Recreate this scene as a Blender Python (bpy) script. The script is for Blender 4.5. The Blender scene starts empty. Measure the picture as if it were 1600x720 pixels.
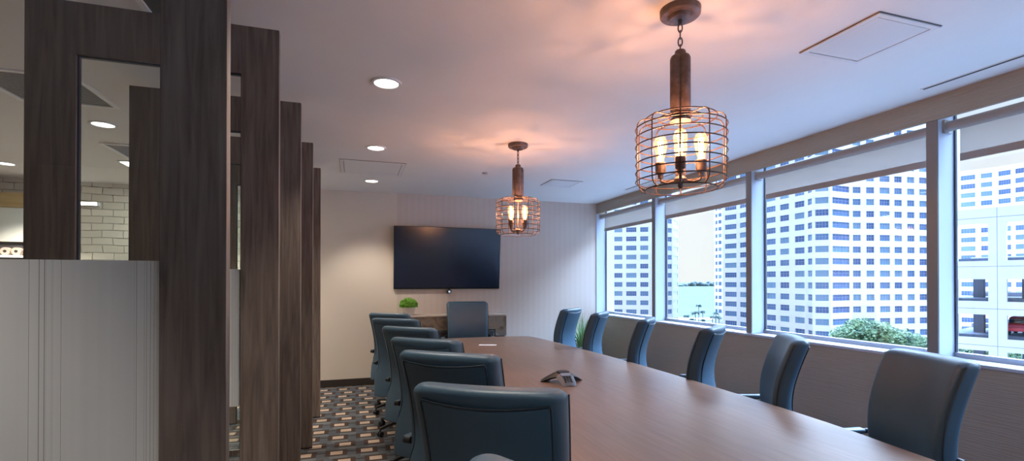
import bpy, bmesh, math, random
from mathutils import Vector, Matrix
random.seed(7)
S = bpy.context.scene
COL = S.collection
R = math.radians
# ------------------------------------------------------------------ camera, sky, sun, exposure
EYE = 1.5184
FL, YAW, PITCH, CX, CY = 766.43, R(17.7623), R(0.3423), 799.5, 434.435
cF = Vector((math.sin(YAW)*math.cos(PITCH), math.cos(YAW)*math.cos(PITCH), math.sin(PITCH)))
cR = Vector((math.cos(YAW), -math.sin(YAW), 0)); cU = cR.cross(cF)
cam = bpy.data.objects.new('camera', bpy.data.cameras.new('camera')); COL.objects.link(cam)
cam.matrix_world = Matrix(((cR.x, cU.x, -cF.x, 0), (cR.y, cU.y, -cF.y, 0), (cR.z, cU.z, -cF.z, EYE), (0, 0, 0, 1)))
cam.data.sensor_width = 36; cam.data.lens = 36*FL/1600
cam.data.shift_x = 0.5/1600; cam.data.shift_y = (CY-360)/1600
cam.data.clip_end = 9000; cam.data.clip_start = .05
S.camera = cam
S.view_settings.view_transform = 'Standard'; S.view_settings.look = 'None'
S.view_settings.gamma = 1; S.view_settings.use_curve_mapping = False
S.view_settings.exposure = 0.0
S.cycles.transparent_max_bounces = 32; S.cycles.diffuse_bounces = 6
def plan(px, z):            # plan position of a far point seen in column px at depth z
    v = cF*z + cR*((px-CX)/FL*z); return (v.x, v.y)

W = bpy.data.worlds.new('sky'); S.world = W; W.use_nodes = True
nt = W.node_tree; nt.nodes.clear()
def N(t, k, **kw):
    n = t.nodes.new(k)
    for a, b in kw.items(): setattr(n, a, b)
    return n
wo = N(nt, 'ShaderNodeOutputWorld'); bg = N(nt, 'ShaderNodeBackground')
tc = N(nt, 'ShaderNodeTexCoord'); sx = N(nt, 'ShaderNodeSeparateXYZ')
rp = N(nt, 'ShaderNodeValToRGB'); rp.color_ramp.elements[0].position = 0.0; rp.color_ramp.elements[0].color = (1.0, .97, .90, 1)
rp.color_ramp.elements[1].position = 1.0; rp.color_ramp.elements[1].color = (.36, .58, 1.0, 1)
for p, c in ((.16, (1.0, .98, .95, 1)), (.35, (.68, .82, 1.0, 1))):
    e = rp.color_ramp.elements.new(p); e.color = c
nz = N(nt, 'ShaderNodeTexNoise'); nz.inputs['Scale'].default_value = 9; nz.inputs['Detail'].default_value = 5
rp2 = N(nt, 'ShaderNodeValToRGB'); rp2.color_ramp.elements[0].position = .35; rp2.color_ramp.elements[0].color = (.80, .83, .88, 1)
rp2.color_ramp.elements[1].position = .62; rp2.color_ramp.elements[1].color = (1, 1, 1, 1)
mx = N(nt, 'ShaderNodeMix', data_type='RGBA', blend_type='MULTIPLY'); mx.inputs[0].default_value = .7
nt.links.new(tc.outputs['Generated'], sx.inputs[0]); nt.links.new(sx.outputs[2], rp.inputs[0])
nt.links.new(tc.outputs['Generated'], nz.inputs['Vector']); nt.links.new(nz.outputs['Fac'], rp2.inputs[0])
nt.links.new(rp.outputs[0], mx.inputs[6]); nt.links.new(rp2.outputs[0], mx.inputs[7])
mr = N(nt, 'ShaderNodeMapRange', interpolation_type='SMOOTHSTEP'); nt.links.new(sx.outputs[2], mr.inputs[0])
mr.inputs[1].default_value = .34; mr.inputs[2].default_value = .66; mr.inputs[3].default_value = 0; mr.inputs[4].default_value = 64.0   # brightness added to the upper sky on the window side to light the room
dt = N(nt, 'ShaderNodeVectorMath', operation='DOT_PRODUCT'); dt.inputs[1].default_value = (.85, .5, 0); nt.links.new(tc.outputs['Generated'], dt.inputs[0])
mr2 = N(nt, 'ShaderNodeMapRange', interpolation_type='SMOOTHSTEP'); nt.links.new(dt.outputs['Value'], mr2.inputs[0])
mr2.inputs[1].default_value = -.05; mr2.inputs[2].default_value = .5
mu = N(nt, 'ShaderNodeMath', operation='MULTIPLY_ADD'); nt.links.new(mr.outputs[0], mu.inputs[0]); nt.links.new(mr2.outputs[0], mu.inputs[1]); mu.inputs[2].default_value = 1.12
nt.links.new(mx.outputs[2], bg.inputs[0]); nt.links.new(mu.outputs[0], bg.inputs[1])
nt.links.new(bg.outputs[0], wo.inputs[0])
sun = bpy.data.objects.new('sun', bpy.data.lights.new('sun', 'SUN')); COL.objects.link(sun)
sun.data.energy = 2.6; sun.data.angle = R(.6); sun.data.color = (1, .985, .97)
sun.rotation_euler = Vector((-.62, -.45, .66)).to_track_quat('Z', 'Y').to_euler()

# ------------------------------------------------------------------ materials
def mat(name, col=(.5, .5, .5), rough=.5, metal=0, **kw):
    m = bpy.data.materials.new(name); m.use_nodes = True
    b = m.node_tree.nodes['Principled BSDF']
    b.inputs['Base Color'].default_value = (*col, 1); b.inputs['Roughness'].default_value = rough
    b.inputs['Metallic'].default_value = metal
    for k, v in kw.items(): b.inputs[k.replace('_', ' ')].default_value = v
    return m
def nodes(m): return m.node_tree, m.node_tree.nodes['Principled BSDF']
def ramp(t, stops):
    r = N(t, 'ShaderNodeValToRGB'); el = r.color_ramp.elements
    while len(el) > 1: el.remove(el[-1])
    el[0].position = stops[0][0]; el[0].color = (*stops[0][1], 1)
    for p, c in stops[1:]:
        e = el.new(p); e.color = (*c, 1)
    return r
def noisy(m, stops, scale=(1, 1, 1), ns=5, detail=4, bump=0, coord='Object', dist=0):
    t, b = nodes(m)
    c = N(t, 'ShaderNodeTexCoord'); mp = N(t, 'ShaderNodeMapping'); mp.inputs['Scale'].default_value = scale
    n = N(t, 'ShaderNodeTexNoise'); n.inputs['Scale'].default_value = ns; n.inputs['Detail'].default_value = detail
    n.inputs['Distortion'].default_value = dist
    r = ramp(t, stops)
    t.links.new(c.outputs[coord], mp.inputs[0]); t.links.new(mp.outputs[0], n.inputs['Vector'])
    t.links.new(n.outputs['Fac'], r.inputs[0]); t.links.new(r.outputs[0], b.inputs['Base Color'])
    if bump:
        bp = N(t, 'ShaderNodeBump'); bp.inputs['Strength'].default_value = bump; bp.inputs['Distance'].default_value = .01
        t.links.new(n.outputs['Fac'], bp.inputs['Height']); t.links.new(bp.outputs[0], b.inputs['Normal'])
    return m
def M2(t, op, a, b=None):
    n = N(t, 'ShaderNodeMath', operation=op)
    for i, v in enumerate((a, b)):
        if v is None: continue
        if isinstance(v, (int, float)): n.inputs[i].default_value = v
        else: t.links.new(v, n.inputs[i])
    return n.outputs[0]
def mixc(t, f, a, b):
    n = N(t, 'ShaderNodeMix', data_type='RGBA')
    for i, v in ((0, f), (6, a), (7, b)):
        if isinstance(v, tuple): n.inputs[i].default_value = (*v, 1)
        elif isinstance(v, (int, float)): n.inputs[i].default_value = v
        else: t.links.new(v, n.inputs[i])
    return n.outputs[2]

ceil_m = noisy(mat('ceiling_paint', rough=.75), [(.3, (.70, .675, .65)), (.7, (.735, .71, .685))], ns=1.5)
wood_m = noisy(mat('dark_laminate', rough=.42), [(.28, (.075, .060, .050)), (.5, (.135, .104, .088)), (.72, (.19, .155, .130))], (9, 9, .55), 5, 6, .08, dist=.6)
table_m = noisy(mat('table_veneer', rough=.34, Specular_IOR_Level=.55), [(.3, (.175, .104, .070)), (.52, (.205, .125, .086)), (.75, (.24, .15, .105))], (14, .9, 3), 3.2, 6, 0)
edge_m = mat('table_edge', (.13, .075, .05), .35)
leather_m = noisy(mat('blue_grey_leather', rough=.40, Specular_IOR_Level=.5), [(.3, (.036, .075, .112)), (.7, (.048, .095, .140))], ns=3, bump=0)
_t, _b = nodes(leather_m)
_n = N(_t, 'ShaderNodeTexVoronoi'); _n.inputs['Scale'].default_value = 300
_bp = N(_t, 'ShaderNodeBump'); _bp.inputs['Strength'].default_value = .12; _bp.inputs['Distance'].default_value = .002
_t.links.new(_n.outputs['Distance'], _bp.inputs['Height']); _t.links.new(_bp.outputs[0], _b.inputs['Normal'])
piping_m = mat('dark_piping', (.018, .032, .045), .4)
blackp_m = mat('black_plastic', (.012, .012, .013), .38)
chrome_m = mat('chrome', (.7, .7, .7), .15, 1)
bronze_m = noisy(mat('aged_bronze', rough=.5, metal=.3), [(.3, (.085, .058, .050)), (.7, (.17, .115, .10))], ns=30, detail=6, bump=.3)
copper_m = mat('copper_wire', (.055, .024, .012), .5, .2)
alu_m = mat('window_aluminium', (.24, .235, .235), .45, .15)  # colour darkened to give the mullion faces their backlit shade
frame_m = mat('window_reveal_skylit', (.46, .53, .65), .35)  # blue of the skylight on the reveals put into their colour
black_gasket = mat('gasket', (.03, .04, .06), .5)
white_m = mat('white_paint', (.8, .8, .79), .5)
panel_m = mat('ceiling_panel_white', (.66, .65, .64), .7)
gap_m = mat('panel_gap', (.12, .10, .10), .8)
dark_m = mat('matt_black', (.02, .02, .022), .6)
base_m = mat('baseboard_dark', (.030, .022, .018), .5)
tv_m = mat('tv_screen', (.007, .014, .032), .18, Specular_IOR_Level=.45)
tvb_m = mat('tv_bezel', (.01, .011, .012), .25)
paper_m = mat('card_paper', (.85, .86, .88), .6)

def wallpaper(name, c1, c2, wave):
    m = mat(name, rough=.62); t, b = nodes(m)
    c = N(t, 'ShaderNodeTexCoord')
    w = N(t, 'ShaderNodeTexWave'); w.inputs['Scale'].default_value = 1
    mp = N(t, 'ShaderNodeMapping')
    t.links.new(c.outputs['Object'], mp.inputs[0]); t.links.new(mp.outputs[0], w.inputs['Vector'])
    if wave:
        w.bands_direction = 'Z'; mp.inputs['Scale'].default_value = (1, 1, 14); w.inputs['Distortion'].default_value = 9
        w.inputs['Detail Scale'].default_value = 2.2; w.inputs['Scale'].default_value = 1.3
    else:
        w.bands_direction = 'X'; w.inputs['Scale'].default_value = 3.4; w.inputs['Distortion'].default_value = .5
    n = N(t, 'ShaderNodeTexNoise'); n.inputs['Scale'].default_value = 2.0; n.inputs['Detail'].default_value = 3
    f = M2(t, 'ADD', M2(t, 'MULTIPLY', w.outputs['Fac'], .30), M2(t, 'MULTIPLY', n.outputs['Fac'], .7))
    t.links.new(mixc(t, f, c1, c2), b.inputs['Base Color'])
    ck = N(t, 'ShaderNodeTexNoise'); ck.inputs['Scale'].default_value = 160
    bp = N(t, 'ShaderNodeBump'); bp.inputs['Strength'].default_value = .25; bp.inputs['Distance'].default_value = .004
    t.links.new(M2(t, 'ADD', M2(t, 'MULTIPLY', w.outputs['Fac'], 1.0 if wave else .25), M2(t, 'MULTIPLY', ck.outputs['Fac'], .4)), bp.inputs['Height'])
    t.links.new(bp.outputs[0], b.inputs['Normal'])
    return m
wall_m = wallpaper('striped_wallpaper', (.49, .41, .35), (.56, .475, .41), False)
wallw_m = wallpaper('rippled_wallpaper', (.32, .30, .255), (.39, .365, .315), True)
plain_m = mat('beige_paint', (.60, .52, .43), .65)

# patterned carpet: slate ground, dark brown blocks, ribbed beige blocks on two staggered lattices
carpet_m = mat('carpet', rough=.95, Specular_IOR_Level=.1); t, b = nodes(carpet_m)
c = N(t, 'ShaderNodeTexCoord'); s = N(t, 'ShaderNodeSeparateXYZ'); t.links.new(c.outputs['Object'], s.inputs[0])
PX, PY = .2575, .4465
def box_mask(ox, oy, wx, wy):
    fx = M2(t, 'MULTIPLY', M2(t, 'ABSOLUTE', M2(t, 'SUBTRACT', M2(t, 'FRACT', M2(t, 'ADD', M2(t, 'DIVIDE', s.outputs[0], PX), 40-ox/PX+.5)), .5)), PX)
    fy = M2(t, 'MULTIPLY', M2(t, 'ABSOLUTE', M2(t, 'SUBTRACT', M2(t, 'FRACT', M2(t, 'ADD', M2(t, 'DIVIDE', s.outputs[1], PY), 40-oy/PY+.5)), .5)), PY)
    return M2(t, 'MULTIPLY', M2(t, 'LESS_THAN', fx, wx/2), M2(t, 'LESS_THAN', fy, wy/2))
LA, LB = (-.080, 4.836), (-.150, 4.612)
col = N(t, 'ShaderNodeTexNoise'); col.inputs['Scale'].default_value = 60
ground = mixc(t, col.outputs['Fac'], (.040, .044, .050), (.075, .082, .092))
for o in (LA, LB):
    ground = mixc(t, box_mask(o[0]+.11, o[1]+.02, .24, .022), ground, (.030, .022, .019))
    ground = mixc(t, box_mask(o[0]+.02, o[1]-.112, .15, .05), ground, (.095, .098, .100))
for o in (LA, LB): ground = mixc(t, box_mask(o[0], o[1], .185, .155), ground, (.040, .028, .024))
rib = M2(t, 'MULTIPLY', M2(t, 'GREATER_THAN', M2(t, 'FRACT', M2(t, 'MULTIPLY', s.outputs[0], 90)), .35), 1.0)
beige = mixc(t, rib, (.17, .12, .09), (.38, .29, .22))
for o in (LA, LB): ground = mixc(t, box_mask(o[0], o[1], .102, .088), ground, beige)
t.links.new(ground, b.inputs['Base Color'])
bp = N(t, 'ShaderNodeBump'); bp.inputs['Strength'].default_value = .5; bp.inputs['Distance'].default_value = .004
nn = N(t, 'ShaderNodeTexNoise'); nn.inputs['Scale'].default_value = 400
t.links.new(nn.outputs['Fac'], bp.inputs['Height']); t.links.new(bp.outputs[0], b.inputs['Normal'])

def glassy(name, tint, fac=None, rough=0.0, ior=1.45):
    m = bpy.data.materials.new(name); m.use_nodes = True; t = m.node_tree; t.nodes.clear()
    o = N(t, 'ShaderNodeOutputMaterial'); a = N(t, 'ShaderNodeBsdfTransparent'); g = N(t, 'ShaderNodeBsdfGlossy')
    a.inputs[0].default_value = (*tint, 1); g.inputs['Roughness'].default_value = rough
    x = N(t, 'ShaderNodeMixShader')
    if fac is None:
        f = N(t, 'ShaderNodeFresnel'); f.inputs[0].default_value = ior; t.links.new(f.outputs[0], x.inputs[0])
    else: x.inputs[0].default_value = fac
    t.links.new(a.outputs[0], x.inputs[1]); t.links.new(g.outputs[0], x.inputs[2]); t.links.new(x.outputs[0], o.inputs[0])
    return m
win_glass = glassy('window_glass', (.925, .968, 1.0), .035)
pane_glass = glassy('partition_glass', (.97, .985, .975), .05)
bulb_glass = glassy('bulb_glass', (1.0, .93, .82), .08)
_t = bulb_glass.node_tree; _e = N(_t, 'ShaderNodeEmission'); _e.inputs[0].default_value = (1, .55, .20, 1); _e.inputs[1].default_value = .55   # the lit bulb's own glow
_a = N(_t, 'ShaderNodeAddShader'); _o = [n for n in _t.nodes if n.type == 'OUTPUT_MATERIAL'][0]; _x = [n for n in _t.nodes if n.type == 'MIX_SHADER'][0]
_t.links.new(_x.outputs[0], _a.inputs[0]); _t.links.new(_e.outputs[0], _a.inputs[1]); _t.links.new(_a.outputs[0], _o.inputs[0])
def emit(name, c, s):
    m = bpy.data.materials.new(name); m.use_nodes = True; t = m.node_tree; t.nodes.clear()
    o = N(t, 'ShaderNodeOutputMaterial'); e = N(t, 'ShaderNodeEmission'); e.inputs[0].default_value = (*c, 1); e.inputs[1].default_value = s
    t.links.new(e.outputs[0], o.inputs[0]); return m
filament_m = emit('filament', (1, .58, .22), 60)
lens_m = emit('downlight_lens', (1, .97, .92), 6)
hall_fill_m = emit('hall_fill_glow', (.95, 1.0, .94), 14)  # glow of the added hallway panels, raised to brighten the hall

# frosted film printed with irregular vertical lines
film_m = bpy.data.materials.new('frosted_film'); film_m.use_nodes = True; t = film_m.node_tree; t.nodes.clear()
o = N(t, 'ShaderNodeOutputMaterial'); c = N(t, 'ShaderNodeTexCoord'); s = N(t, 'ShaderNodeSeparateXYZ'); t.links.new(c.outputs['Object'], s.inputs[0])
zseg = M2(t, 'MULTIPLY', M2(t, 'FLOOR', M2(t, 'MULTIPLY', s.outputs[2], 2.1)), 3.7)
def line_noise(scale, zmul):
    cx = N(t, 'ShaderNodeCombineXYZ'); t.links.new(s.outputs[0], cx.inputs[0])
    if zmul: t.links.new(M2(t, 'MULTIPLY', zseg, zmul), cx.inputs[1])
    n = N(t, 'ShaderNodeTexNoise'); n.inputs['Scale'].default_value = scale; n.inputs['Detail'].default_value = 1
    t.links.new(cx.outputs[0], n.inputs['Vector']); return n.outputs['Fac']
broad = line_noise(5, 0)
band = M2(t, 'MULTIPLY', M2(t, 'LESS_THAN', M2(t, 'ABSOLUTE', M2(t, 'SUBTRACT', s.outputs[0], .075)), .045), .10)
dark = M2(t, 'GREATER_THAN', M2(t, 'ADD', M2(t, 'ADD', line_noise(330, 0), band), M2(t, 'MULTIPLY', M2(t, 'SUBTRACT', broad, .5), .3)), .69)
dark = M2(t, 'MAXIMUM', dark, M2(t, 'GREATER_THAN', line_noise(290, 1), .73))
lite = M2(t, 'GREATER_THAN', M2(t, 'ADD', line_noise(210, 0), M2(t, 'MULTIPLY', M2(t, 'SUBTRACT', .5, broad), .3)), .70)
basec = mixc(t, line_noise(40, 0), (.66, .67, .66), (.76, .765, .75))
basec = mixc(t, lite, basec, (.80, .82, .78))
df = N(t, 'ShaderNodeBsdfDiffuse'); tl = N(t, 'ShaderNodeBsdfTranslucent'); tr = N(t, 'ShaderNodeBsdfTransparent')
t.links.new(basec, df.inputs[0]); t.links.new(basec, tl.inputs[0]); tr.inputs[0].default_value = (.45, .46, .45, 1)
m1 = N(t, 'ShaderNodeMixShader'); m1.inputs[0].default_value = .42
t.links.new(df.outputs[0], m1.inputs[1]); t.links.new(tl.outputs[0], m1.inputs[2])
m2 = N(t, 'ShaderNodeMixShader'); t.links.new(M2(t, 'MULTIPLY', dark, .75), m2.inputs[0])
t.links.new(m1.outputs[0], m2.inputs[1]); t.links.new(tr.outputs[0], m2.inputs[2]); t.links.new(m2.outputs[0], o.inputs[0])

# roller shade cloth: part see-through screen weave
shade_m = bpy.data.materials.new('shade_cloth'); shade_m.use_nodes = True; t = shade_m.node_tree; t.nodes.clear()
o = N(t, 'ShaderNodeOutputMaterial'); df = N(t, 'ShaderNodeBsdfDiffuse'); tl = N(t, 'ShaderNodeBsdfTranslucent'); tr = N(t, 'ShaderNodeBsdfTransparent')
df.inputs[0].default_value = (.44, .40, .37, 1); tl.inputs[0].default_value = (.33, .30, .28, 1); tr.inputs[0].default_value = (1, .97, .93, 1)
m1 = N(t, 'ShaderNodeMixShader'); m1.inputs[0].default_value = .5; m2 = N(t, 'ShaderNodeMixShader'); m2.inputs[0].default_value = .2
t.links.new(df.outputs[0], m1.inputs[1]); t.links.new(tl.outputs[0], m1.inputs[2]); t.links.new(m1.outputs[0], m2.inputs[1]); t.links.new(tr.outputs[0], m2.inputs[2]); t.links.new(m2.outputs[0], o.inputs[0])
hem_m = mat('shade_hem', (.36, .33, .30), .7)
roller_m = mat('shade_roller', (.34, .325, .31), .5)

# painted brick
brick_m = mat('painted_brick', rough=.8); t, b = nodes(brick_m)
c = N(t, 'ShaderNodeTexCoord'); mp = N(t, 'ShaderNodeMapping'); mp.inputs['Rotation'].default_value = (R(90), 0, 0)
nz = N(t, 'ShaderNodeTexNoise'); nz.inputs['Scale'].default_value = 7; nz.inputs['Detail'].default_value = 5
br = N(t, 'ShaderNodeTexBrick'); br.inputs['Scale'].default_value = 1; br.inputs['Brick Width'].default_value = .235; br.inputs['Row Height'].default_value = .098
br.inputs['Mortar Size'].default_value = .006; br.inputs['Mortar Smooth'].default_value = .6
br.inputs['Color1'].default_value = (.66, .61, .52, 1); br.inputs['Color2'].default_value = (.74, .69, .60, 1); br.inputs['Mortar'].default_value = (.42, .37, .30, 1)
t.links.new(c.outputs['Object'], mp.inputs[0])
va = N(t, 'ShaderNodeVectorMath', operation='MULTIPLY_ADD'); va.inputs[1].default_value = (.09, .07, .09)
t.links.new(nz.outputs['Color'], va.inputs[0]); t.links.new(mp.outputs[0], va.inputs[2]); t.links.new(va.outputs[0], br.inputs['Vector'])
n3 = N(t, 'ShaderNodeTexNoise'); n3.inputs['Scale'].default_value = 18; n3.inputs['Detail'].default_value = 4
cr = ramp(t, [(.36, (.16, .12, .09)), (.42, (1, 1, 1))]); t.links.new(n3.outputs['Fac'], cr.inputs[0])
mm = N(t, 'ShaderNodeMix', data_type='RGBA', blend_type='MULTIPLY'); t.links.new(br.outputs['Fac'], mm.inputs[0])
t.links.new(br.outputs['Color'], mm.inputs[6]); t.links.new(cr.outputs[0], mm.inputs[7]); t.links.new(mm.outputs[2], b.inputs['Base Color'])
bp = N(t, 'ShaderNodeBump'); bp.inputs['Strength'].default_value = .7; bp.inputs['Distance'].default_value = .02; bp.invert = True
t.links.new(M2(t, 'ADD', br.outputs['Fac'], M2(t, 'MULTIPLY', n3.outputs['Fac'], .4)), bp.inputs['Height']); t.links.new(bp.outputs[0], b.inputs['Normal'])

# exterior
facade_m = noisy(mat('white_stucco', rough=.8), [(.3, (.60, .61, .625)), (.7, (.65, .66, .67))], (.05, .05, .3), 2)
garage_m = noisy(mat('precast_concrete', rough=.8), [(.3, (.56, .60, .66)), (.7, (.61, .64, .70))], (.2, .2, .6), 2)
def blue_glass(name, c): return mat(name, c, .25, 0, Specular_IOR_Level=.4)
bglass = [blue_glass('tower_glass_deep', (.055, .10, .24)), blue_glass('tower_glass_mid', (.08, .155, .31)), blue_glass('tower_glass_pale', (.14, .25, .38))]
mull_m = mat('tower_mullion', (.17, .23, .35), .5)
water_m = noisy(mat('bay_water', rough=.9, Specular_IOR_Level=0), [(.3, (.085, .105, .092)), (.7, (.10, .122, .105))], (.01, .03, .01), 1)
land_m = noisy(mat('pale_ground', rough=.9), [(.35, (.13, .145, .16)), (.65, (.22, .23, .24))], (.06, .06, .06), 3)
isle_m = mat('island_green', (.035, .06, .06), .9)
leafl_m = noisy(mat('tree_leaves', rough=.7), [(.35, (.03, .085, .03)), (.7, (.12, .20, .065))], (1, 1, 1), .6)
palm_m = mat('palm_leaves', (.02, .05, .035), .7)
bark_m = mat('bark', (.16, .14, .13), .9)
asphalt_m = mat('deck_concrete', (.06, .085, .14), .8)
red_m = mat('car_red', (.45, .03, .04), .3)
tyre_m = mat('tyre', (.02, .02, .02), .8)

# ------------------------------------------------------------------ mesh helpers
def mesh_obj(name, bm, m, parent=None, smooth=None, loc=None):
    me = bpy.data.meshes.new(name); bm.normal_update(); bm.to_mesh(me); bm.free()
    for mm in (m if isinstance(m, (list, tuple)) else [m]): me.materials.append(mm)
    if smooth is not None:
        for p in me.polygons: p.use_smooth = True
        try: me.set_sharp_from_angle(angle=R(smooth))
        except Exception: pass
    o = bpy.data.objects.new(name, me); COL.objects.link(o)
    if parent: o.parent = parent
    if loc: o.location = loc
    return o
def tag(o, label=None, cat=None, group=None, kind=None):
    if label: o['label'] = label
    if cat: o['category'] = cat
    if group: o['group'] = group
    if kind: o['kind'] = kind
    return o
def empty(name, loc=(0, 0, 0), rz=0):
    e = bpy.data.objects.new(name, None); COL.objects.link(e); e.location = loc; e.rotation_euler = (0, 0, rz); e.empty_display_size = .1
    return e
def copy_tree(o, parent=None):
    c = o.copy(); COL.objects.link(c)
    if parent: c.parent = parent
    for ch in list(o.children): copy_tree(ch, c)
    return c
def box(bm, x0, x1, y0, y1, z0, z1, bev=0, seg=2, mi=0):
    mt = Matrix.Translation(((x0+x1)/2, (y0+y1)/2, (z0+z1)/2)) @ Matrix.Diagonal((abs(x1-x0), abs(y1-y0), abs(z1-z0), 1))
    r = bmesh.ops.create_cube(bm, size=1, matrix=mt)
    vs = set(r['verts']); fs = [f for f in bm.faces if all(v in vs for v in f.verts)]
    for f in fs: f.material_index = mi
    if bev:
        es = list({e for f in fs for e in f.edges})
        bmesh.ops.bevel(bm, geom=es, offset=bev, segments=seg, affect='EDGES', profile=.5)
def newbox(*a, **k):
    bm = bmesh.new(); box(bm, *a, **k); return bm
def tube(bm, pts, r, seg=8, closed=False, mi=0, caps=True):
    pts = [Vector(p) for p in pts]; n = len(pts); rings = []
    rr = r if isinstance(r, (list, tuple)) else [r]*n
    up = None
    for i, p in enumerate(pts):
        if closed: d = pts[(i+1) % n]-pts[i-1]
        else: d = pts[min(i+1, n-1)]-pts[max(i-1, 0)]
        d.normalize()
        if up is None:
            up = Vector((0, 0, 1)) if abs(d.z) < .9 else Vector((1, 0, 0))
        a = d.cross(up)
        if a.length < 1e-4: a = d.cross(Vector((.3, 1, .2)))
        a.normalize(); bb = a.cross(d).normalized(); up = bb
        rings.append([bm.verts.new(p+(a*math.cos(2*math.pi*k/seg)+bb*math.sin(2*math.pi*k/seg))*rr[i]) for k in range(seg)])
    m = n if closed else n-1
    for i in range(m):
        A, B = rings[i], rings[(i+1) % n]
        off = 0
        if closed and i == n-1:
            off = min(range(seg), key=lambda o: (A[0].co-B[o].co).length)
        for k in range(seg):
            f = bm.faces.new((A[k], A[(k+1) % seg], B[(k+1+off) % seg], B[(k+off) % seg])); f.material_index = mi; f.smooth = True
    if not closed and caps:
        for q in (rings[0][::-1], rings[-1]):
            f = bm.faces.new(q); f.material_index = mi
def lathe(bm, prof, c=(0, 0, 0), seg=24, mi=0):
    rings = []
    for r_, z in prof:
        rings.append([bm.verts.new((c[0]+r_*math.cos(2*math.pi*k/seg), c[1]+r_*math.sin(2*math.pi*k/seg), c[2]+z)) for k in range(seg)] if r_ > 1e-5 else [bm.verts.new((c[0], c[1], c[2]+z))])
    for A, B in zip(rings, rings[1:]):
        for k in range(seg):
            k2 = (k+1) % seg
            if len(A) == 1 and len(B) == 1: continue
            if len(A) == 1: f = (A[0], B[k2], B[k])
            elif len(B) == 1: f = (A[k], A[k2], B[0])
            else: f = (A[k], A[k2], B[k2], B[k])
            q = bm.faces.new(f); q.material_index = mi; q.smooth = True
def prism(bm, poly, z0, z1, mi=0):
    A = [bm.verts.new((x, y, z0)) for x, y in poly]; B = [bm.verts.new((x, y, z1)) for x, y in poly]
    n = len(poly)
    fs = [bm.faces.new(A[::-1]), bm.faces.new(B)]
    for k in range(n): fs.append(bm.faces.new((A[k], A[(k+1) % n], B[(k+1) % n], B[k])))
    for f in fs: f.material_index = mi
    return fs
def struct(name, bm, m, parent=None):
    o = mesh_obj(name, bm, m, parent)
    if not parent: o['kind'] = 'structure'
    return o

# ------------------------------------------------------------------ room shell
CZ, XW, XG, YB = 2.828, 3.908, 4.09, 7.494
HX = -5.3                     # far side of the hallway beyond the glass partition
struct('floor', newbox(HX-.2, XW+.35, -3.7, 8.1, -.15, 0), carpet_m)
struct('ceiling', newbox(HX-.2, XW+.35, -3.7, 8.1, CZ, CZ+.25), ceil_m)
struct('wall_back', newbox(-.62, XG+.16, YB+.002, YB+.2, 0, CZ), plain_m)
struct('wall_back_wallpaper', newbox(.60, XG, YB-.001, YB+.002, 0, CZ), wall_m)
struct('wall_near', newbox(HX-.2, XW+.35, -3.7, -3.5, 0, CZ), plain_m)
struct('wall_left', newbox(HX-.2, HX, -3.5, 8.1, 0, CZ), plain_m)
struct('wall_hall', newbox(HX, -.62, 7.92, 8.1, 0, CZ), brick_m)
struct('wall_right', newbox(XW, XG+.16, -3.5, YB, 0, .95), wallw_m)
struct('wall_soffit', newbox(XW, XW+.03, -3.5, YB, 2.658, CZ), wallw_m)
bm = newbox(-.62, .35+3.2, YB-.016, YB, 0, .105, bev=.004); struct('baseboard_back', bm, base_m)
struct('baseboard_right', newbox(XW-.016, XW, -3.5, YB-.016, 0, .105, bev=.004), base_m)
# window run: sill, bottom and head rail, glass, mullions
win = tag(empty('window_1', (XG, 2.8, 1.8)), kind='structure')
def wpart(name, bm, m, smooth=None):
    o = mesh_obj(name, bm, m, win, smooth); o.location = (-XG, -2.8, -1.8); return o
wpart('window_sill', newbox(XW-.012, XG-.02, -3.5, YB, .95, .974, bev=.004), frame_m)
bm = bmesh.new()
ym = [5.827, 4.117, 2.410, .702, -1.006, -2.714]
edges = [YB] + ym + [-3.5]
for a, b_ in zip(edges, edges[1:]):
    y1 = a-(.036 if a != YB else 0); y0 = b_+.036
    box(bm, XG-.02, XG+.03, y0, y1, .974, 1.012); box(bm, XG-.02, XG+.03, y0, y1, 2.79, CZ)
wpart('window_rail', bm, alu_m)
bm = bmesh.new(); box(bm, XW-.004, XW+.006, -3.5, YB, .955, .978); wpart('sill_nosing', bm, white_m)
for k, y in enumerate(ym):
    wpart('mullion', newbox(XW+.004, XG+.03, y-.036, y+.036, .976, 2.656, bev=.003), alu_m)
    bm = bmesh.new(); box(bm, XW+.012, XG+.0, y-.0385, y-.036, .98, CZ); box(bm, XW+.012, XG, y+.036, y+.0385, .98, CZ); wpart('mullion_cheek', bm, frame_m)
    bm = bmesh.new(); box(bm, XG-.012, XG+.006, y-.05, y-.0385, .99, CZ); box(bm, XG-.012, XG+.006, y+.0385, y+.05, .99, CZ); wpart('gasket', bm, black_gasket)
bm = newbox(XW+.0, XG, YB-.012, YB-.001, .975, 2.656); wpart('end_cheek', bm, frame_m)
bm = newbox(XG-.012, XG+.006, YB-.026, YB-.012, .99, 2.79); wpart('gasket', bm, black_gasket)
for a, b_ in zip(edges, edges[1:]):
    y1 = a-(.050 if a != YB else .02); y0 = b_+.050
    wpart('window_glass', newbox(XG-.002, XG+.004, y0, y1, 1.01, 2.79), win_glass)
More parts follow.
